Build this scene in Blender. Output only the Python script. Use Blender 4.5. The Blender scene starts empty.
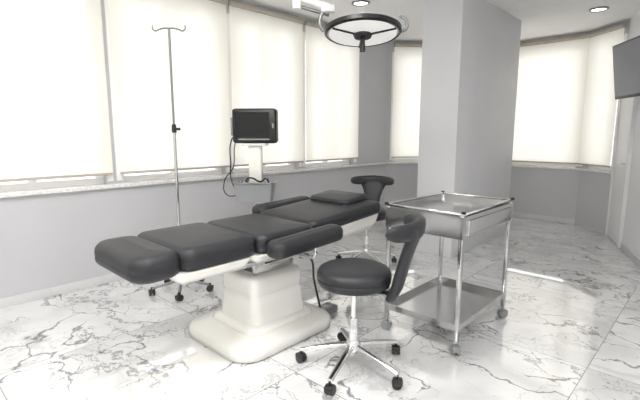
import bpy, bmesh, math, random
from mathutils import Vector, Matrix
random.seed(3)
C=bpy.context.scene.collection
H=1.35; CEIL=2.78
# ---------------------------------------------------------------- materials
def nt(m):
    m.use_nodes=True
    return m.node_tree.nodes, m.node_tree.links
def mat(name,col,rough=.5,metal=0,spec=.5,bump=0,bscale=200,coat=0,emit=None,es=0,var=0,vscale=3):
    m=bpy.data.materials.new(name); N,L=nt(m); b=N['Principled BSDF']
    b.inputs['Base Color'].default_value=(*col,1); b.inputs['Roughness'].default_value=rough
    b.inputs['Metallic'].default_value=metal; b.inputs['Specular IOR Level'].default_value=spec
    b.inputs['Coat Weight'].default_value=coat
    if emit: 
        b.inputs['Emission Color'].default_value=(*emit,1); b.inputs['Emission Strength'].default_value=es
    tc=N.new('ShaderNodeTexCoord')
    if bump:
        n=N.new('ShaderNodeTexNoise'); n.inputs['Scale'].default_value=bscale; n.inputs['Detail'].default_value=3
        L.new(tc.outputs['Object'],n.inputs['Vector'])
        bp=N.new('ShaderNodeBump'); bp.inputs['Strength'].default_value=bump; bp.inputs['Distance'].default_value=.002
        L.new(n.outputs['Fac'],bp.inputs['Height']); L.new(bp.outputs['Normal'],b.inputs['Normal'])
    if var:
        n=N.new('ShaderNodeTexNoise'); n.inputs['Scale'].default_value=vscale; n.inputs['Detail'].default_value=4
        L.new(tc.outputs['Object'],n.inputs['Vector'])
        r=N.new('ShaderNodeValToRGB')
        r.color_ramp.elements[0].color=(*[c*(1-var) for c in col],1); r.color_ramp.elements[1].color=(*[min(1,c*(1+var)) for c in col],1)
        r.color_ramp.elements[0].position=.3; r.color_ramp.elements[1].position=.7
        L.new(n.outputs['Fac'],r.inputs['Fac']); L.new(r.outputs['Color'],b.inputs['Base Color'])
    return m
M_wall=mat('wall_paint',(.56,.56,.58),.5,bump=.15,bscale=60,var=.02)
M_colm=mat('column_paint',(.72,.72,.745),.45,bump=.15,bscale=60,var=.02)
M_wwhite=mat('white_wall_paint',(.84,.84,.85),.5,var=.02)
M_ceil=mat('ceiling_paint',(.90,.90,.89),.7,var=.02)
M_frame=mat('window_frame_white',(.87,.87,.87),.35,var=.02)
M_trim=mat('skirting_grey',(.66,.66,.67),.4,var=.02)
M_leather=mat('black_leatherette',(.021,.022,.026),.45,spec=.42,bump=.5,bscale=160,var=.1)
M_blackp=mat('black_plastic',(.012,.012,.013),.35,var=.1)
M_shell=mat('ivory_plastic',(.82,.81,.77),.22,coat=.5,var=.02)
M_greyp=mat('grey_plastic',(.28,.29,.30),.4,var=.05)
M_lampg=mat('lamp_housing',(.62,.63,.64),.3,var=.03)
M_chrome=mat('chrome',(.75,.75,.76),.12,metal=1,var=.02)
M_steel=mat('stainless_steel',(.60,.60,.60),.17,metal=1,bump=.05,bscale=90,var=.04,vscale=8)
M_darksteel=mat('painted_metal',(.25,.25,.26),.3,metal=.8,var=.05)
M_screen=mat('screen_glass',(.006,.007,.009),.18,spec=.35,var=.1)
M_tv=mat('tv_screen',(.28,.29,.31),.25,spec=.5,var=.1)
M_lens=mat('lamp_lens',(.85,.85,.83),.2,spec=.6,var=.02,emit=(1,1,.97),es=.35)
M_brown=mat('blind_cassette',(.50,.46,.40),.5,var=.05)
M_cable=mat('cable_rubber',(.02,.02,.02),.5,var=.1)
M_glow=mat('downlight_glow',(1,.98,.93),.4,emit=(1,.96,.88),es=5)
M_fill=mat('fill_panel_glow',(1,1,1),.4,emit=(1,.985,.96),es=32)  # strong glow for the added fill panels out of view

def m_marble():
    m=bpy.data.materials.new('marble_tiles'); N,L=nt(m); b=N['Principled BSDF']
    tc=N.new('ShaderNodeTexCoord'); sep=N.new('ShaderNodeSeparateXYZ'); L.new(tc.outputs['Object'],sep.inputs[0])
    def math_(op,a,bb=None,c=None):
        n=N.new('ShaderNodeMath'); n.operation=op
        for i,v in enumerate((a,bb,c)):
            if v is None: continue
            if isinstance(v,(int,float)): n.inputs[i].default_value=v
            else: L.new(v,n.inputs[i])
        return n.outputs[0]
    TX,TY=1.2,1.2
    x=math_('DIVIDE',math_('ADD',sep.outputs['X'],-.35),TX); y=math_('DIVIDE',math_('ADD',sep.outputs['Y'],-.46),TY)
    fx=math_('FRACT',x); fy=math_('FRACT',y)
    ix=math_('FLOOR',x); iy=math_('FLOOR',y)
    ex=math_('MULTIPLY',math_('MINIMUM',fx,math_('SUBTRACT',1.0,fx)),TX)
    ey=math_('MULTIPLY',math_('MINIMUM',fy,math_('SUBTRACT',1.0,fy)),TY)
    e=math_('MINIMUM',ex,ey)
    joint=math_('LESS_THAN',e,.0028)
    cid=N.new('ShaderNodeCombineXYZ'); L.new(ix,cid.inputs[0]); L.new(iy,cid.inputs[1])
    wn=N.new('ShaderNodeTexWhiteNoise'); L.new(cid.outputs[0],wn.inputs['Vector'])
    sc=N.new('ShaderNodeVectorMath'); sc.operation='SCALE'; L.new(wn.outputs['Color'],sc.inputs[0]); sc.inputs['Scale'].default_value=30
    add=N.new('ShaderNodeVectorMath'); add.operation='ADD'; L.new(tc.outputs['Object'],add.inputs[0]); L.new(sc.outputs[0],add.inputs[1])
    P=add.outputs[0]
    def warp(scale,amt,det):
        n=N.new('ShaderNodeTexNoise'); n.inputs['Scale'].default_value=scale; n.inputs['Detail'].default_value=det; L.new(P,n.inputs['Vector'])
        s=N.new('ShaderNodeVectorMath'); s.operation='SUBTRACT'; L.new(n.outputs['Color'],s.inputs[0]); s.inputs[1].default_value=(.5,.5,.5)
        k=N.new('ShaderNodeVectorMath'); k.operation='SCALE'; L.new(s.outputs[0],k.inputs[0]); k.inputs['Scale'].default_value=amt
        a=N.new('ShaderNodeVectorMath'); a.operation='ADD'; L.new(P,a.inputs[0]); L.new(k.outputs[0],a.inputs[1])
        return a.outputs[0]
    def ramp01(v,a,b_,inv=False):
        r=N.new('ShaderNodeMapRange'); r.interpolation_type='SMOOTHSTEP'; L.new(v,r.inputs[0])
        r.inputs[1].default_value=a; r.inputs[2].default_value=b_; r.inputs[3].default_value=1 if inv else 0; r.inputs[4].default_value=0 if inv else 1
        return r.outputs[0]
    def noise(vec,scale,det,rough=.5):
        n=N.new('ShaderNodeTexNoise'); n.inputs['Scale'].default_value=scale; n.inputs['Detail'].default_value=det; n.inputs['Roughness'].default_value=rough; L.new(vec,n.inputs['Vector']); return n.outputs['Fac']
    def stretch(vec,sx,sy,rot):
        st=N.new('ShaderNodeMapping'); st.inputs['Scale'].default_value=(sx,sy,1); st.inputs['Rotation'].default_value=(0,0,rot); L.new(vec,st.inputs['Vector']); return st.outputs[0]
    def ridge(vec,scale,det,wid,mlo,mhi,ms):
        d=math_('ABSOLUTE',math_('SUBTRACT',noise(vec,scale,det,.62),.5))
        mk=ramp01(noise(vec,ms,2),mlo,mhi)
        return ramp01(math_('DIVIDE',d,math_('ADD',math_('MULTIPLY',mk,wid),.0004)),.15,1.0,True)
    def vein(scale,warped,wid,lo,hi,ns,off):
        v=N.new('ShaderNodeTexVoronoi'); v.feature='DISTANCE_TO_EDGE'; v.inputs['Scale'].default_value=scale; L.new(stretch(warped,1,.55,off),v.inputs['Vector'])
        w=math_('MULTIPLY',ramp01(noise(warped,ns,2),lo,hi),wid)
        return ramp01(math_('DIVIDE',v.outputs['Distance'],math_('ADD',w,.0004)),.1,1.0,True)
    w1=warp(2.6,.5,8); w2=warp(5.5,.26,8)
    r1=ridge(stretch(w2,1,.45,.7),1.5,7,.014,.40,.62,1.6)
    r2=ridge(stretch(w2,.5,1,.4),2.6,7,.012,.46,.64,2.1)
    v1=vein(2.0,w1,.025,.40,.64,2.0,.6); v2=vein(5.0,w2,.022,.47,.66,2.4,1.1)
    dark=math_('MINIMUM',math_('ADD',math_('ADD',math_('MULTIPLY',v1,.78),math_('MULTIPLY',v2,.45)),math_('ADD',math_('MULTIPLY',r1,.62),math_('MULTIPLY',r2,.36))),1.0)
    v3=vein(1.7,w1,.15,.42,.75,1.3,.6)
    cl=noise(w1,2.0,5)
    cr=N.new('ShaderNodeValToRGB'); L.new(cl,cr.inputs['Fac'])
    cr.color_ramp.elements[0].position=.32; cr.color_ramp.elements[0].color=(.68,.68,.69,1)
    cr.color_ramp.elements[1].position=.56; cr.color_ramp.elements[1].color=(.87,.87,.87,1)
    mx0=N.new('ShaderNodeMixRGB'); L.new(math_('MULTIPLY',v3,.3),mx0.inputs['Fac']); L.new(cr.outputs['Color'],mx0.inputs['Color1']); mx0.inputs['Color2'].default_value=(.35,.35,.36,1)
    mx=N.new('ShaderNodeMixRGB'); L.new(dark,mx.inputs['Fac']); L.new(mx0.outputs['Color'],mx.inputs['Color1']); mx.inputs['Color2'].default_value=(.07,.07,.075,1)
    mj=N.new('ShaderNodeMixRGB'); L.new(math_('MULTIPLY',joint,.75),mj.inputs['Fac']); L.new(mx.outputs['Color'],mj.inputs['Color1']); mj.inputs['Color2'].default_value=(.2,.2,.2,1)
    L.new(mj.outputs['Color'],b.inputs['Base Color'])
    b.inputs['Roughness'].default_value=.02; b.inputs['IOR'].default_value=1.8; b.inputs['Specular IOR Level'].default_value=.8
    b.inputs['Coat Weight'].default_value=1.0; b.inputs['Coat Roughness'].default_value=.01; b.inputs['Coat IOR'].default_value=1.8
    return m
M_marble=m_marble()
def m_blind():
    m=bpy.data.materials.new('roller_blind_glow_fabric'); N,L=nt(m); N.remove(N['Principled BSDF']); out=N['Material Output']
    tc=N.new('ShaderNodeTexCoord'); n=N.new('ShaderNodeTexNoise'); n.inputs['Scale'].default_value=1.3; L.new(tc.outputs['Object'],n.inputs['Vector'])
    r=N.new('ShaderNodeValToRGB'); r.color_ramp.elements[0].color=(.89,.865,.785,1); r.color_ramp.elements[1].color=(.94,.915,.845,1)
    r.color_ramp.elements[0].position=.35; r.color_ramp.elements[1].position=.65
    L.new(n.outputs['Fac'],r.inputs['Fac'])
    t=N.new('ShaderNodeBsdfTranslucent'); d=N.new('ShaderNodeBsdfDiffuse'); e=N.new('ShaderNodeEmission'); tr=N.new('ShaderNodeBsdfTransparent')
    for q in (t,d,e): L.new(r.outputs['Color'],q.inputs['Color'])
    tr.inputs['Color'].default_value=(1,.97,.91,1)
    e.inputs['Strength'].default_value=.24  # weak glow put into the fabric as if daylight shone through it
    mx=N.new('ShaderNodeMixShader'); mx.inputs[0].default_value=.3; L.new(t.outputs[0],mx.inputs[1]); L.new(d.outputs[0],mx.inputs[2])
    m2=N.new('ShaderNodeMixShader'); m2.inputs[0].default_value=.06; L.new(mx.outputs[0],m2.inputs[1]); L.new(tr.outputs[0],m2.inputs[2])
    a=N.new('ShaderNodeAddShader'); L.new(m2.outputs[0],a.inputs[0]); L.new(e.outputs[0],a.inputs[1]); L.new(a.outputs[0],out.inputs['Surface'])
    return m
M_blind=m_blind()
def m_glass():
    m=bpy.data.materials.new('window_glass'); N,L=nt(m); N.remove(N['Principled BSDF']); out=N['Material Output']
    t=N.new('ShaderNodeBsdfTransparent'); g=N.new('ShaderNodeBsdfGlossy'); g.inputs['Roughness'].default_value=.02
    f=N.new('ShaderNodeFresnel'); f.inputs[0].default_value=1.3
    mx=N.new('ShaderNodeMixShader'); L.new(f.outputs[0],mx.inputs[0]); L.new(t.outputs[0],mx.inputs[1]); L.new(g.outputs[0],mx.inputs[2]); L.new(mx.outputs[0],out.inputs['Surface'])
    return m
M_glass=m_glass()
# ---------------------------------------------------------------- helpers
def empty(name,loc=(0,0,0),rz=0):
    o=bpy.data.objects.new(name,None); o.location=loc; o.rotation_euler=(0,0,rz); o.empty_display_size=.1; C.objects.link(o); return o
def fin(name,bm,m,parent=None,loc=(0,0,0),rot=(0,0,0),smooth=True,angle=40):
    bmesh.ops.recalc_face_normals(bm,faces=bm.faces)
    me=bpy.data.meshes.new(name); bm.to_mesh(me); bm.free()
    me.materials.append(m)
    if smooth:
        for p in me.polygons: p.use_smooth=True
        try: me.set_sharp_from_angle(angle=math.radians(angle))
        except Exception: pass
    o=bpy.data.objects.new(name,me); C.objects.link(o); o.location=loc; o.rotation_euler=rot
    if parent: o.parent=parent
    return o
def add_box(bm,c,s,R=None,bev=0,seg=2):
    g=bmesh.ops.create_cube(bm,size=1); vs=g['verts']
    for v in vs: v.co=Vector((v.co.x*s[0],v.co.y*s[1],v.co.z*s[2]))
    if bev:
        es=list({e for v in vs for e in v.link_edges})
        r=bmesh.ops.bevel(bm,geom=es,offset=bev,segments=seg,profile=.5,affect='EDGES'); vs=list({v for f in r['faces'] for v in f.verts}|{v for v in vs if v.is_valid})
    for v in vs:
        if R: v.co=R@v.co
        v.co=v.co+Vector(c)
def box(name,c,s,m,parent=None,bev=0,seg=2,rot=(0,0,0)):
    bm=bmesh.new(); add_box(bm,(0,0,0),s,None,bev,seg)
    return fin(name,bm,m,parent,c,rot)
def add_cyl(bm,p1,p2,r1,r2=None,n=20):
    p1=Vector(p1);p2=Vector(p2); r2=r1 if r2 is None else r2; d=p2-p1
    g=bmesh.ops.create_cone(bm,cap_ends=True,segments=n,radius1=r1,radius2=r2,depth=d.length)
    q=Vector((0,0,1)).rotation_difference(d.normalized()).to_matrix()
    for v in g['verts']: v.co=q@v.co+(p1+p2)/2
def cyl(name,p1,p2,r,m,parent=None,r2=None,n=24):
    bm=bmesh.new(); add_cyl(bm,p1,p2,r,r2,n); return fin(name,bm,m,parent)
def tube(name,pts,r,m,parent=None,cyc=False,smooth=True):
    cu=bpy.data.curves.new(name,'CURVE'); cu.dimensions='3D'; cu.bevel_depth=r; cu.bevel_resolution=4; cu.resolution_u=10
    if smooth:
        s=cu.splines.new('BEZIER'); s.bezier_points.add(len(pts)-1)
        for b,p in zip(s.bezier_points,pts): b.co=p; b.handle_left_type=b.handle_right_type='AUTO'
    else:
        s=cu.splines.new('POLY'); s.points.add(len(pts)-1)
        for b,p in zip(s.points,pts): b.co=(*p,1)
    s.use_cyclic_u=cyc; cu.use_fill_caps=True
    cu.materials.append(m); o=bpy.data.objects.new(name,cu); C.objects.link(o)
    if parent: o.parent=parent
    return o
def lathe(name,prof,m,parent=None,loc=(0,0,0),rot=(0,0,0),n=40,angle=40):
    bm=bmesh.new(); rings=[]
    for r,z in prof:
        if r<1e-5: rings.append([bm.verts.new((0,0,z))])
        else: rings.append([bm.verts.new((r*math.cos(2*math.pi*i/n),r*math.sin(2*math.pi*i/n),z)) for i in range(n)])
    for a,b in zip(rings,rings[1:]):
        for i in range(n):
            j=(i+1)%n
            if len(a)==1 and len(b)==1: continue
            if len(a)==1: bm.faces.new((a[0],b[i],b[j]))
            elif len(b)==1: bm.faces.new((a[i],a[j],b[0]))
            else: bm.faces.new((a[i],a[j],b[j],b[i]))
    return fin(name,bm,m,parent,loc,rot,angle=angle)
def rrect(a,b,r,k=8):
    r=max(min(r,a-.001,b-.001),.001); pts=[]
    for cx,cy,a0 in ((a-r,b-r,0),(-a+r,b-r,90),(-a+r,-b+r,180),(a-r,-b+r,270)):
        for i in range(k+1):
            t=math.radians(a0+90*i/k); pts.append((cx+r*math.cos(t),cy+r*math.sin(t)))
    return pts
def loft(name,a,b,rc,prof,m,parent=None,loc=(0,0,0),rot=(0,0,0),angle=50):
    """rounded-rectangle plan, prof list of (inset,z)"""
    bm=bmesh.new(); prev=None
    for d,z in prof:
        if isinstance(d,tuple): ring=[bm.verts.new((x,y,z)) for x,y in rrect(a-d[0],b-d[1],rc-min(d))]
        else: ring=[bm.verts.new((x,y,z)) for x,y in rrect(a-d,b-d,max(rc-d,.012))]
        if prev:
            n=len(ring)
            for i in range(n): bm.faces.new((prev[i],prev[(i+1)%n],ring[(i+1)%n],ring[i]))
        else: bm.faces.new(list(reversed(ring)))
        prev=ring
    bm.faces.new(prev)
    return fin(name,bm,m,parent,loc,rot,angle=angle)
def pad(name,a,b,h,m,parent,loc,rot=(0,0,0),rc=.07,er=.035,crown=.01):
    """soft upholstered cushion, origin at bottom centre"""
    er=min(er,h/2-.003); prof=[(.03,0)]
    for i in range(1,6):
        t=i/5*math.pi/2; prof.append((er*.7*(1-math.sin(t)),er*(1-math.cos(t))*.8))
    mid=h*.42
    prof+= [(.0,mid-.006),(.003,mid),(.0,mid+.006)]
    for i in range(0,7):
        t=i/6*math.pi/2; prof.append((er*(1-math.cos(t)),h-er+er*math.sin(t)))
    prof+= [(er+.04,h+crown*.5),(er+.10,h+crown*.9),(er+.16,h+crown)]
    prof=[(min(d,min(a,b)-.01),z) for d,z in prof]
    return loft(name,a,b,rc,prof,m,parent,loc,rot,angle=60)
def sweep(name,frames,m,parent,n=28,e=.6):
    bm=bmesh.new(); prev=None
    for c,U,V,hu,hv in frames:
        ring=[]
        for i in range(n):
            t=2*math.pi*i/n; cu=math.cos(t); cv=math.sin(t)
            ring.append(bm.verts.new(Vector(c)+Vector(U)*hu*math.copysign(abs(cu)**e,cu)+Vector(V)*hv*math.copysign(abs(cv)**e,cv)))
        if prev:
            for i in range(n): bm.faces.new((prev[i],prev[(i+1)%n],ring[(i+1)%n],ring[i]))
        else: bm.faces.new(list(reversed(ring)))
        prev=ring
    bm.faces.new(prev)
    return fin(name,bm,m,parent,angle=60)
def caster(parent,x,y,ang,r=.027,z=0,i=0,mt=None):
    bm=bmesh.new(); ca,sa=math.cos(ang),math.sin(ang)
    for s in(-1,1):
        p=Vector((x-sa*s*.006,y+ca*s*.006,z+r)); q=Vector((x-sa*s*.024,y+ca*s*.024,z+r)); add_cyl(bm,p,q,r,r*.93,20)
    R=Matrix.Rotation(ang,3,'Z'); add_box(bm,(x-ca*.004,y-sa*.004,z+r*1.35),(r*1.9,.05,r*1.1),R,.008,3)
    add_cyl(bm,(x,y,z+r*1.5),(x,y,z+r*2.7),.009)
    return fin(f'caster_{i}',bm,mt or M_blackp,parent)
# ---------------------------------------------------------------- room shell
def wall(name,p0,p1,out,wins,m,th=.22,lower=None,z1=CEIL):
    p0=Vector(p0);p1=Vector(p1); d=(p1-p0); Lg=d.length; d.normalize(); ang=math.atan2(d.y,d.x)
    R=Matrix.Rotation(ang,3,'Z'); out=Vector(out).normalized(); bm=bmesh.new()
    def blk(a,b,za,zb):
        if b-a<1e-4 or zb-za<1e-4: return
        c=p0+d*(a+b)/2+out*th/2; add_box(bm,(c.x,c.y,(za+zb)/2),(b-a,th,zb-za),R)
    cur=0
    for a,b,za,zb in wins:
        blk(cur,a,0,z1); blk(a,b,0,za); blk(a,b,zb,z1); cur=b
    blk(cur,Lg,0,z1)
    return fin(name,bm,m,smooth=False)
WN=[0]
SILL=.90; WT=2.62; SB=.85
def window(p0,p1,out,a,b,za,zb,blind_bottom,inset=.05,over=.03,mull=True,mb=None):
    WN[0]+=1; p0=Vector(p0);p1=Vector(p1); d=(p1-p0).normalized(); out=Vector(out).normalized(); ang=math.atan2(d.y,d.x)
    c=p0+d*(a+b)/2; e=empty(f'window_{WN[0]}',(c.x,c.y,0),ang)
    s=1 if (Matrix.Rotation(-ang,2)@out).y>0 else -1
    w=b-a; y=s*.12; bm=bmesh.new()
    f=.055
    add_box(bm,(-w/2+f/2,y,(za+zb)/2),(f,.06,zb-za)); add_box(bm,(w/2-f/2,y,(za+zb)/2),(f,.06,zb-za))
    add_box(bm,(0,y,za+f/2),(w-2*f,.06,f)); add_box(bm,(0,y,zb-f/2),(w-2*f,.06,f))
    if mull: add_box(bm,(0,y,(za+zb)/2),(.05,.055,zb-za-2*f))
    fin('frame',bm,M_frame,e,smooth=False)
    bm=bmesh.new(); add_box(bm,(0,y+s*.0,(za+zb)/2),(w-2*f,.006,zb-za-2*f)); fin('glass',bm,M_glass,e,smooth=False)
    # white casing on the room side of the pier next to the window
    bm=bmesh.new()
    for sx in(-1,1): add_box(bm,(sx*(w/2+.025),-s*.006,(za+zb)/2+.01),(.05,.012,zb-za-.04))
    fin('casing',bm,M_frame,e,smooth=False)
    # roller blind
    q=c-out*inset; be=empty('roller_blind',(q.x,q.y,0),ang)
    bw=w+2*over; top=zb+.06
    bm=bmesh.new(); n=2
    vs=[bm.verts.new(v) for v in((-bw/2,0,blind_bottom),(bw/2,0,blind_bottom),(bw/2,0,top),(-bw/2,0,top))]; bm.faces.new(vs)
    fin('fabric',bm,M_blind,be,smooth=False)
    box('bottom_bar',(0,0,blind_bottom),(bw,.014,.022),M_brown,be,.004)
    cyl('roller_tube',(-bw/2,0,top+.03),(bw/2,0,top+.03),.03,M_brown,be)
    return e
A0=(-3.0,4.0);A1=(5.75,4.0);B1=(7.2,2.7);B2=(7.2,1.55);R0=(6.8,1.06)
R1=(-3.0,-2.48)
wl=[(-1.98,-.86),(-.78,.28),(.36,1.45),(1.58,2.71),(2.81,3.82),(3.93,4.95)]
wall('wall_left',A0,A1,(0,1),[(a+3,b+3,SILL,WT) for a,b in wl],M_wall)
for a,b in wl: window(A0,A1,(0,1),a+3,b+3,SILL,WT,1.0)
nd=Vector((1.3,1.45)).normalized()
LD=(Vector(B1)-Vector(A1)).length
wd=[(.12,.92),(1.0,LD-.1)]
wall('wall_back_diagonal',A1,B1,nd,[(a,b,SILL,WT) for a,b in wd],M_wall)
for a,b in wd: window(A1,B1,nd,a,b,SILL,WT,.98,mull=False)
wall('wall_back',B1,B2,(1,0),[(.06,1.10,SB,WT)],M_wall)
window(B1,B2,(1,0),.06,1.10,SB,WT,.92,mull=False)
nb=Vector((.49,-.40)).normalized(); LB=(Vector(R0)-Vector(B2)).length
wall('wall_back_corner',B2,R0,nb,[(.05,LB-.05,SB,WT)],M_wall)
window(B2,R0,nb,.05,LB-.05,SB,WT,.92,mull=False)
dr=(Vector(R1)-Vector(R0)).normalized(); nr=Vector((-dr.y,dr.x)); 
wall('wall_right',R0,R1,nr,[],M_wwhite)
wall('wall_behind_camera',(-3.0,4.0),(-3.0,-2.48),(-1,0),[(.5,2.6,SILL,WT),(3.0,5.2,SILL,WT)],M_wwhite)
window((-3.0,4.0),(-3.0,-2.48),(-1,0),.5,2.6,SILL,WT,1.0); window((-3.0,4.0),(-3.0,-2.48),(-1,0),3.0,5.2,SILL,WT,1.0)  # unseen windows, put in to give light from the camera side
def slab(name,z0,z1,m):
    bm=bmesh.new(); pts=[(-3.2,-2.75),(-3.2,4.25),(5.9,4.25),(7.45,2.85),(7.45,1.4),(6.95,.85)]
    lo=[bm.verts.new((x,y,z0)) for x,y in pts]; hi=[bm.verts.new((x,y,z1)) for x,y in pts]; n=len(pts)
    bm.faces.new(lo); bm.faces.new(hi)
    for i in range(n): bm.faces.new((lo[i],lo[(i+1)%n],hi[(i+1)%n],hi[i]))
    return fin(name,bm,m,smooth=False)
slab('floor',-.1,0,M_marble); slab('ceiling',CEIL,CEIL+.12,M_ceil)
# sills and skirtings
def strip(name,p0,p1,out,z,h,dep,m,inner=.0,outd=None):
    p0=Vector(p0);p1=Vector(p1); d=p1-p0; out=Vector(out).normalized(); ang=math.atan2(d.y,d.x)
    c=(p0+p1)/2-out*(dep/2) 
    if outd is not None: c=(p0+p1)/2-out*((dep-outd)/2); dd=dep+outd
    else: dd=dep
    bm=bmesh.new(); add_box(bm,(0,0,0),(d.length,dd,h),None,.004,2); return fin(name,bm,m,None,(c.x,c.y,z+h/2),(0,0,ang))
M_sill=mat('sill_stone',(.78,.77,.75),.2,var=.12,vscale=40)
strip('trim_sill_left',A0,A1,(0,1),SILL-.03,.034,.05,M_sill,outd=.09)
strip('trim_sill_diagonal',A1,B1,nd,SILL-.03,.034,.04,M_sill,outd=.09)
strip('trim_sill_back',B1,B2,(1,0),SB-.03,.034,.04,M_sill,outd=.09)
strip('trim_sill_corner',B2,R0,nb,SB-.03,.034,.04,M_sill,outd=.09)
strip('baseboard_left',A0,A1,(0,1),0,.08,.012,M_trim)
strip('baseboard_diagonal',A1,B1,nd,0,.08,.012,M_trim)
strip('baseboard_back',B1,B2,(1,0),0,.08,.012,M_trim)
strip('baseboard_right',R0,R1,nr,0,.08,.012,M_trim)
# column
box('column',(4.28+.83,2.08+.225,CEIL/2),(1.66,.45,CEIL),M_colm,None,.006)
# door on the right wall
def right_pt(s,off): 
    p=Vector(R0)+dr*s-nr*off; return p
ar=math.atan2(dr.y,dr.x)
p=right_pt(.42,.012); dj=empty('door_1',(p.x,p.y,0),ar)
box('leaf',(0,0,.99),(.62,.03,1.96),M_frame,dj,.004)
for sx in(-1,1): box(f'jamb_{sx}',(sx*.34,-.0,1.0),(.06,.06,2.0),M_wwhite,dj,.006)
box('lintel',(0,0,2.02),(.74,.06,.06),M_wwhite,dj,.006)
cyl('handle_stem',(.24,-.06,1.0),(.24,.06,1.0),.009,M_chrome,dj); cyl('handle_lever',(.24,.055,1.0),(.12,.055,1.0),.009,M_chrome,dj); cyl('handle_lever_b',(.24,-.055,1.0),(.12,-.055,1.0),.009,M_chrome,dj)
# television: local -y faces into the room, swung out on its arm towards the bed
inw=math.atan2(-nr.y,-nr.x)           # inward normal direction
face=inw+math.radians(14)
TP=(5.0,.66)
tv=empty('wall_television',(*TP,1.97),face+math.pi/2)
tl=math.radians(8)
box('body',(0,0,0),(.92,.045,.54),M_blackp,tv,.008,rot=(tl,0,0))
box('screen',(0,-.0235,.003),(.88,.004,.495),M_tv,tv,0,rot=(tl,0,0))
bq=Matrix.Rotation(-(face+math.pi/2),2)
wallp=Vector(TP); dist=(wallp-Vector(R0)).dot(nr)*-1
e_=bq@(nr*(dist-.012)); 
tube('bracket_arm',[(0,.02,0),(e_.x,e_.y,0)],.02,M_darksteel,tv,smooth=False)
bm=bmesh.new(); add_box(bm,(0,0,0),(.16,.02,.26),None,.002); fin('bracket_plate',bm,M_darksteel,tv,(e_.x,e_.y,0),(0,0,ar-(face+math.pi/2)))
# downlights
for x,y in((3.92,3.10),(6.0,1.25),(1.0,3.1),(.2,.2)):
    e=empty('ceiling_downlight',(x,y,CEIL))
    lathe('rim',[(.075,-.001),(.10,-.001),(.10,-.012),(.085,-.018),(.075,-.012),(.075,-.001)],M_darksteel,e)
    lathe('glow',[(0,-.006),(.075,-.006),(.075,-.001),(0,-.001)],M_glow,e)
# unseen ceiling panels, added as fill to brighten the room
for i,(x,y) in enumerate(((-.6,1.9),(1.0,1.5),(-1.8,-.4),(.7,-.3))):
    e=empty('added_fill_panel',(x,y,CEIL)); 
    box('bezel',(0,0,-.008),(.66,.66,.016),M_frame,e,.003); box('diffuser',(0,0,-.018),(.6,.6,.006),M_fill,e)
# ---------------------------------------------------------------- treatment chair
G=empty('treatment_bed',(0,0,0)); ty=2.25
loft('base_plate',.42,.36,.15,[(.03,0),(.0,.012),(0,.05),(.004,.066),(.014,.08),(.03,.09),(.07,.098),(.10,.104)],M_shell,G,(1.77,ty,0),angle=70)
loft('base_step',.29,.25,.09,[(0,.098),(0,.105),(.008,.118),(.02,.13),(.05,.14)],M_shell,G,(1.79,ty,0),angle=70)
loft('pedestal_cover',.245,.21,.08,[(0,.13),(.006,.16),(.012,.20),(.018,.26),(.022,.30),(.030,.308),(.030,.318),(.020,.328),(.022,.40),(.026,.42),(.036,.435),(.06,.443)],M_shell,G,(1.79,ty,0),angle=60)
for sx in(-1,1): box(f'lift_arm_{sx}',(1.80,ty+sx*.11,.49),(.34,.03,.12),M_steel,G,.006,rot=(0,-.12,0))
box('lift_block',(1.80,ty,.50),(.28,.16,.12),M_darksteel,G,.01)
box('seat_frame',(1.80,ty,.56),(.72,.40,.04),M_steel,G,.006)
def shell(name,x0,x1,hw,z,parent=G,rot=0,h=.07):
    loft(name,(x1-x0)/2,hw,.07,[(.10,-h),(.06,-h+.004),(.02,-h*.55),(0,-.012),(0,0)],M_shell,parent,((x0+x1)/2,ty,z),(0,rot,0))
shell('shell_foot',.84,1.05,.25,.635,h=.03)
shell('shell_leg',1.00,1.50,.305,.640,h=.08)
shell('shell_seat',1.49,2.02,.315,.640,h=.07)
pad('foot_cushion',.135,.30,.135,M_leather,G,(.93,ty,.625),rc=.10,er=.055)
pad('leg_cushion',.245,.315,.125,M_leather,G,(1.285,ty,.640),rc=.08,er=.05)
pad('seat_cushion',.24,.325,.115,M_leather,G,(1.765,ty,.642),rc=.07,er=.04)
an=-math.radians(4)
shell('shell_back',2.01,2.80,.28,.70,rot=an,h=.13)
pad('back_cushion',.40,.305,.095,M_leather,G,(2.39,ty,.70),(0,an,0),rc=.06,er=.035)
pad('head_cushion',.15,.21,.05,M_leather,G,(2.62,ty+.03,.808),(0,an*1.4,0),rc=.06,er=.024)
for sx in(-1,1):
    y=ty+sx*.405
    pad(f'armrest_{sx}',.30,.075,.10,M_leather,G,(1.83 if sx<0 else 2.35,y,.645 if sx<0 else .70),(0,-.04,0),rc=.065,er=.042,crown=.004)
    ax=1.9 if sx<0 else 2.3
    tube(f'armrest_post_{sx}',[(1.9,ty+sx*.19,.56),(ax,ty+sx*.34,.56),(ax,y,.58),(ax,y,.655 if sx<0 else .71)],.013,M_steel,G)
    tube(f'side_rail_{sx}',[(1.55,ty+sx*.32,.585),(2.0,ty+sx*.32,.585)],.010,M_steel,G,smooth=False)
tube('gas_strut',[(2.0,ty-.16,.50),(2.45,ty-.12,.62)],.014,M_darksteel,G,smooth=False)
tube('gas_strut_rod',[(1.65,ty-.16,.54),(1.15,ty-.10,.58)],.010,M_steel,G,smooth=False)
box('foot_pedal',(2.29,ty-.15,.027),(.14,.11,.05),M_darksteel,G,.01)
tube('pedal_cable',[(2.22,ty-.15,.04),(2.12,ty-.18,.30),(2.06,ty-.19,.50),(1.98,ty-.15,.55)],.008,M_cable,G)
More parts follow.
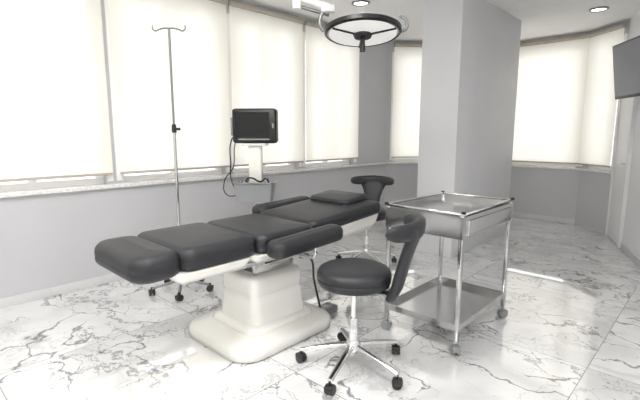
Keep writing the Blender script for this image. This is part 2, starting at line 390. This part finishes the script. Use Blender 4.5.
# ---------------------------------------------------------------- stools
CA=-46.5
def stool(loc,seat,back,rot0):
    S=empty('medical_stool',(*loc,0))
    for i in range(5):
        a=math.radians(rot0+72*i+CA); u=Vector((math.cos(a),math.sin(a),0)); v=Vector((-math.sin(a),math.cos(a),0)); w=Vector((0,0,1))
        fr=[]
        for k in range(9):
            t=k/8; r=.02+t*.295; z=.135-.056*t**1.3 ; 
            fr.append((u*r+w*z,v,w,.021-.006*t,.017-.004*t))
        sweep(f'leg_{i}',fr,M_chrome,S,16,.8)
        c=u*.31; caster(S,c.x,c.y,a+1.0+i*.7,.028,0,i)
    lathe('hub',[(0,.095),(.035,.095),(.045,.11),(.045,.15),(.03,.17),(0,.17)],M_chrome,S)
    lathe('column_cover',[(0,.16),(.029,.16),(.029,.30),(.026,.305),(0,.305)],M_chrome,S)
    cyl('gas_piston',(0,0,.30),(0,0,seat-.11),.016,M_chrome,S)
    box('seat_plate',(0,0,seat-.115),(.17,.17,.02),M_blackp,S,.004)
    tube('height_lever',[(0,0,seat-.12),(.08,-.10,seat-.125),(.13,-.16,seat-.13)],.005,M_chrome,S)
    R=.208
    lathe('seat',[(0,seat-.108),(R-.03,seat-.108),(R-.008,seat-.100),(R,seat-.082),(R+.002,seat-.062),(R-.003,seat-.059),(R+.003,seat-.056),(R+.002,seat-.032),(R-.008,seat-.014),(R-.028,seat-.003),(R-.06,seat),(R-.12,seat-.002),(0,seat-.004)],M_leather,S,n=56,angle=70)
    b=math.radians(back+CA); u=Vector((math.cos(b),math.sin(b),0)); v=Vector((-math.sin(b),math.cos(b),0)); w=Vector((0,0,1))
    box('back_bracket',tuple(u*.15+w*(seat-.13)),(.22,.05,.012),M_blackp,S,.003,rot=(0,0,b))
    ctl=[(.20,-.155,.055,.016),(.222,-.145,.066,.026),(.248,-.09,.072,.030),(.270,0,.076,.031),(.290,.08,.086,.030),(.312,.15,.108,.030),(.330,.20,.135,.030),(.345,.24,.155,.027),(.352,.268,.15,.018)]
    fr=[]
    for i,(r,z,hw,ht) in enumerate(ctl):
        p=u*r+w*(seat+z); q=ctl[min(i+1,len(ctl)-1)]; o=ctl[max(i-1,0)]
        T=(u*(q[0]-o[0])+w*(q[1]-o[1])).normalized(); Nn=T.cross(v).normalized(); fr.append((p,v,Nn,hw,ht))
    sweep('back_stem',fr,M_leather,S,28,.7)
    fr=[]; K=28; Ra=.27
    for k in range(K+1):
        t=-1+2*k/K; a=t*math.radians(58); c=u*(.085+Ra*math.cos(a))+v*(Ra*math.sin(a))
        endf=math.sqrt(max(0,1-abs(t)**8))*1.0
        hh=(.054-.012*abs(t))*max(endf,.12); th=.030*max(endf,.12)
        rad=(u*math.cos(a)+v*math.sin(a)); tilt=(w+rad*.12).normalized()
        fr.append((c+w*(seat+.250),tilt,rad,hh,th))
    sweep('back_rest',fr,M_leather,S,28,.7)
    return S
stool((1.825,1.465),.61,-22,27)
stool((3.46,2.62),.60,72,10)
# ---------------------------------------------------------------- trolley
T=empty('instrument_trolley',(2.74,1.345,0)); a=.39;b=.27;tz=.885
k=0
for sx in(-1,1):
    for sy in(-1,1):
        box(f'post_{k}',(sx*(a-.013),sy*(b-.013),.475),(.026,.026,.80),M_steel,T,.003)
        caster(T,sx*(a-.013),sy*(b-.013),.6+k,.032,0,k,M_greyp); k+=1
def tray(name,z,rim,th=.006,m=M_steel,ins=0):
    bm=bmesh.new(); add_box(bm,(0,0,z),(2*(a-ins),2*(b-ins),th))
    for s in(-1,1):
        add_box(bm,(s*(a-ins),0,z+rim/2),(.005,2*(b-ins),rim)); add_box(bm,(0,s*(b-ins),z+rim/2),(2*(a-ins),.005,rim))
    return fin(name,bm,m,T,smooth=False)
tray('top_tray',.845,.035,ins=.01)
bm=bmesh.new()
for s in(-1,1):
    add_box(bm,(s*(a+.002),0,.80),(.006,2*b,.135)); add_box(bm,(0,s*(b+.002),.80),(2*a,.006,.135))
add_box(bm,(0,0,.74),(2*a,2*b,.006)); fin('drawer_case',bm,M_steel,T,smooth=False)
box('drawer_front',(a+.010,0,.795),(.012,2*b-.08,.10),M_steel,T,.003)
box('drawer_front_side',(0,-b-.010,.795),(2*a-.10,.012,.09),M_steel,T,.003)
tube('top_rim',[(-a,-b,tz),(a,-b,tz),(a,b,tz),(-a,b,tz)],.009,M_chrome,T,True,False)
for s in(-1,1):
    for r in(-1,1): lathe(f'corner_knob_{s}_{r}',[(0,0),(.014,0),(.014,.010),(.009,.014),(0,.015)],M_blackp,T,(s*a,r*b,tz+.002))
tray('lower_shelf',.155,.04,ins=.004)
# ---------------------------------------------------------------- IV stand
I=empty('iv_stand',(1.76,3.33,0))
for i in range(5):
    an_=math.radians(20+72*i); u=Vector((math.cos(an_),math.sin(an_),0))
    sweep(f'leg_{i}',[(u*(.01+.24*t)+Vector((0,0,.10-.04*t)),Vector((-u.y,u.x,0)),Vector((0,0,1)),.014,.010) for t in(0,.3,.6,1)],M_darksteel,I,12,.8)
    caster(I,u.x*.25,u.y*.25,an_+.8*i,.027,0,i)
lathe('hub',[(0,.075),(.03,.075),(.034,.09),(.03,.13),(.016,.16),(0,.16)],M_darksteel,I)
cyl('pole_lower',(0,0,.1),(0,0,1.38),.0125,M_steel,I); cyl('pole_upper',(0,0,1.3),(0,0,2.18),.009,M_darksteel,I)
lathe('clamp',[(0,1.36),(.018,1.36),(.02,1.38),(.018,1.42),(.012,1.43),(0,1.43)],M_blackp,I); cyl('clamp_knob',(0,0,1.39),(.045,-.02,1.39),.011,M_blackp,I)
q=Vector((.688,-.725,0))
hp=[(.13,2.205),(.128,2.175),(.11,2.162),(.08,2.172),(.04,2.182),(0,2.182)]
tube('hook_bar',[tuple(q*x+Vector((0,0,z))) for x,z in hp]+[tuple(-q*x+Vector((0,0,z))) for x,z in hp[-2::-1]],.006,M_darksteel,I)
# ---------------------------------------------------------------- monitor on stand
mon=empty('patient_monitor_stand',(2.395,3.07,0),math.radians(CA-4))   # local -y faces the bed side
mon.scale=(1.07,1.07,1)
for i in range(5):
    an_=math.radians(90+72*i); u=Vector((math.cos(an_),math.sin(an_),0))
    sweep(f'leg_{i}',[(u*(.01+.20*t)+Vector((0,0,.10-.03*t)),Vector((-u.y,u.x,0)),Vector((0,0,1)),.02,.012) for t in(0,.3,.6,1)],M_shell,mon,12,.8)
    caster(mon,u.x*.21,u.y*.21,an_+.8*i,.027,0,i)
cyl('post',(0,0,.09),(0,0,1.0),.022,M_shell,mon)
loft('neck',.055,.035,.015,[(.004,.86),(0,.87),(0,1.24),(.004,1.25)],M_shell,mon)
box('mount_plate',(0,0,1.257),(.20,.13,.022),M_shell,mon,.006)
box('monitor_body',(0,.02,1.42),(.37,.13,.305),M_blackp,mon,.028,4)
box('monitor_bezel',(0,-.048,1.42),(.35,.012,.28),M_blackp,mon,.005)
box('monitor_screen',(-.012,-.0555,1.432),(.285,.004,.215),M_screen,mon,.0)
box('monitor_keys',(0,-.0555,1.303),(.26,.004,.012),M_greyp,mon,.001)
box('monitor_dial',(.16,-.056,1.42),(.014,.008,.04),M_greyp,mon,.003)
box('handle_left',(-.19,.01,1.415),(.02,.07,.16),M_greyp,mon,.008); 
loft('basket',.165,.095,.03,[(.03,.75),(.025,.75),(.0,.92),(.006,.925),(.008,.92),(.032,.76)],M_greyp,mon,(0,-.05,0))
tube('basket_rim',[(x,y-.05,.923) for x,y in rrect(.167,.097,.03,3)],.006,M_darksteel,mon,True)
tube('cable_a',[(-.16,.03,1.36),(-.20,.0,1.30),(-.21,-.02,1.08),(-.20,-.04,.93),(-.15,-.06,.87),(-.10,-.06,.94)],.0055,M_cable,mon)
tube('cable_b',[(-.17,.03,1.33),(-.18,.0,1.22),(-.19,-.02,1.05),(-.26,-.05,.93),(-.23,-.08,.81),(-.12,-.08,.83),(-.05,-.05,.95)],.0045,M_cable,mon)
tube('cable_c',[(-.08,-.05,.93),(-.02,-.12,.97),(.05,-.05,.93),(.1,-.08,.96),(.12,-.05,.91)],.007,M_cable,mon)
# ---------------------------------------------------------------- surgical lamp
lc=Vector((2.53,1.98,2.075)); L_=empty('surgical_lamp',tuple(lc),math.radians(CA))
tiltx=math.radians(-8)
lathe('dome',[(0,.075),(.10,.072),(.19,.055),(.245,.03),(.262,.005),(.262,-.012),(.25,-.02),(.0,-.02)],M_lampg,L_,rot=(tiltx,0,0),n=56)
lathe('rim',[(.258,-.024),(.274,-.014),(.274,.012),(.262,.02)],M_blackp,L_,rot=(tiltx,0,0),n=56)
lathe('lens',[(0,-.024),(.24,-.024),(.245,-.018),(0,-.018)],M_lens,L_,rot=(tiltx,0,0),n=56)
lathe('lens_hub',[(0,-.045),(.06,-.045),(.07,-.022),(0,-.022)],M_blackp,L_,rot=(tiltx,0,0))
cyl('sterile_handle',(0,0,-.04),(0,-.01,-.14),.016,M_blackp,L_,.02)
for i in range(3):
    a_=math.radians(90+120*i); cyl(f'lens_rib_{i}',(.05*math.cos(a_),.05*math.sin(a_),-.026),(.25*math.cos(a_),.25*math.sin(a_),-.026+.25*math.sin(a_)*math.sin(tiltx)),.008,M_blackp,L_)
tube('yoke',[(.275,0,0),(.31,0,.02),(.31,0,.07),(.27,.02,.11)],.012,M_greyp,L_)
tube('yoke_left',[(-.275,0,0),(-.30,0,.03),(-.30,0,.10),(-.27,.0,.14)],.014,M_darksteel,L_)
box('joint',(-.25,0,.15),(.10,.06,.05),M_lampg,L_,.01)
tube('lamp_arm',[(-.24,0,.16),(-.46,0,.23)],.026,M_frame,L_,smooth=False)
tube('lamp_arm_lower',[(-.24,.04,.12),(-.46,.04,.18)],.012,M_darksteel,L_,smooth=False)
cyl('ceiling_post',(-.47,0,.15),(-.47,0,CEIL-lc.z),.03,M_frame,L_)
lathe('ceiling_flange',[(0,CEIL-lc.z-.05),(.09,CEIL-lc.z-.05),(.11,CEIL-lc.z-.002),(0,CEIL-lc.z-.002)],M_frame,L_,(-.47,0,0))
# ---------------------------------------------------------------- light & camera
w=bpy.data.worlds.new('sky'); bpy.context.scene.world=w; w.use_nodes=True
bg=w.node_tree.nodes['Background']; bg.inputs[0].default_value=(.96,.97,1,1); bg.inputs[1].default_value=1.8
cam=bpy.data.cameras.new('camera'); co=bpy.data.objects.new('camera',cam); C.objects.link(co)
cam.sensor_width=36; cam.lens=24.0; co.location=(0,0,H); co.rotation_euler=(math.radians(81.2),0,math.radians(-46.5))
bpy.context.scene.camera=co
bpy.context.scene.view_settings.view_transform='Standard'
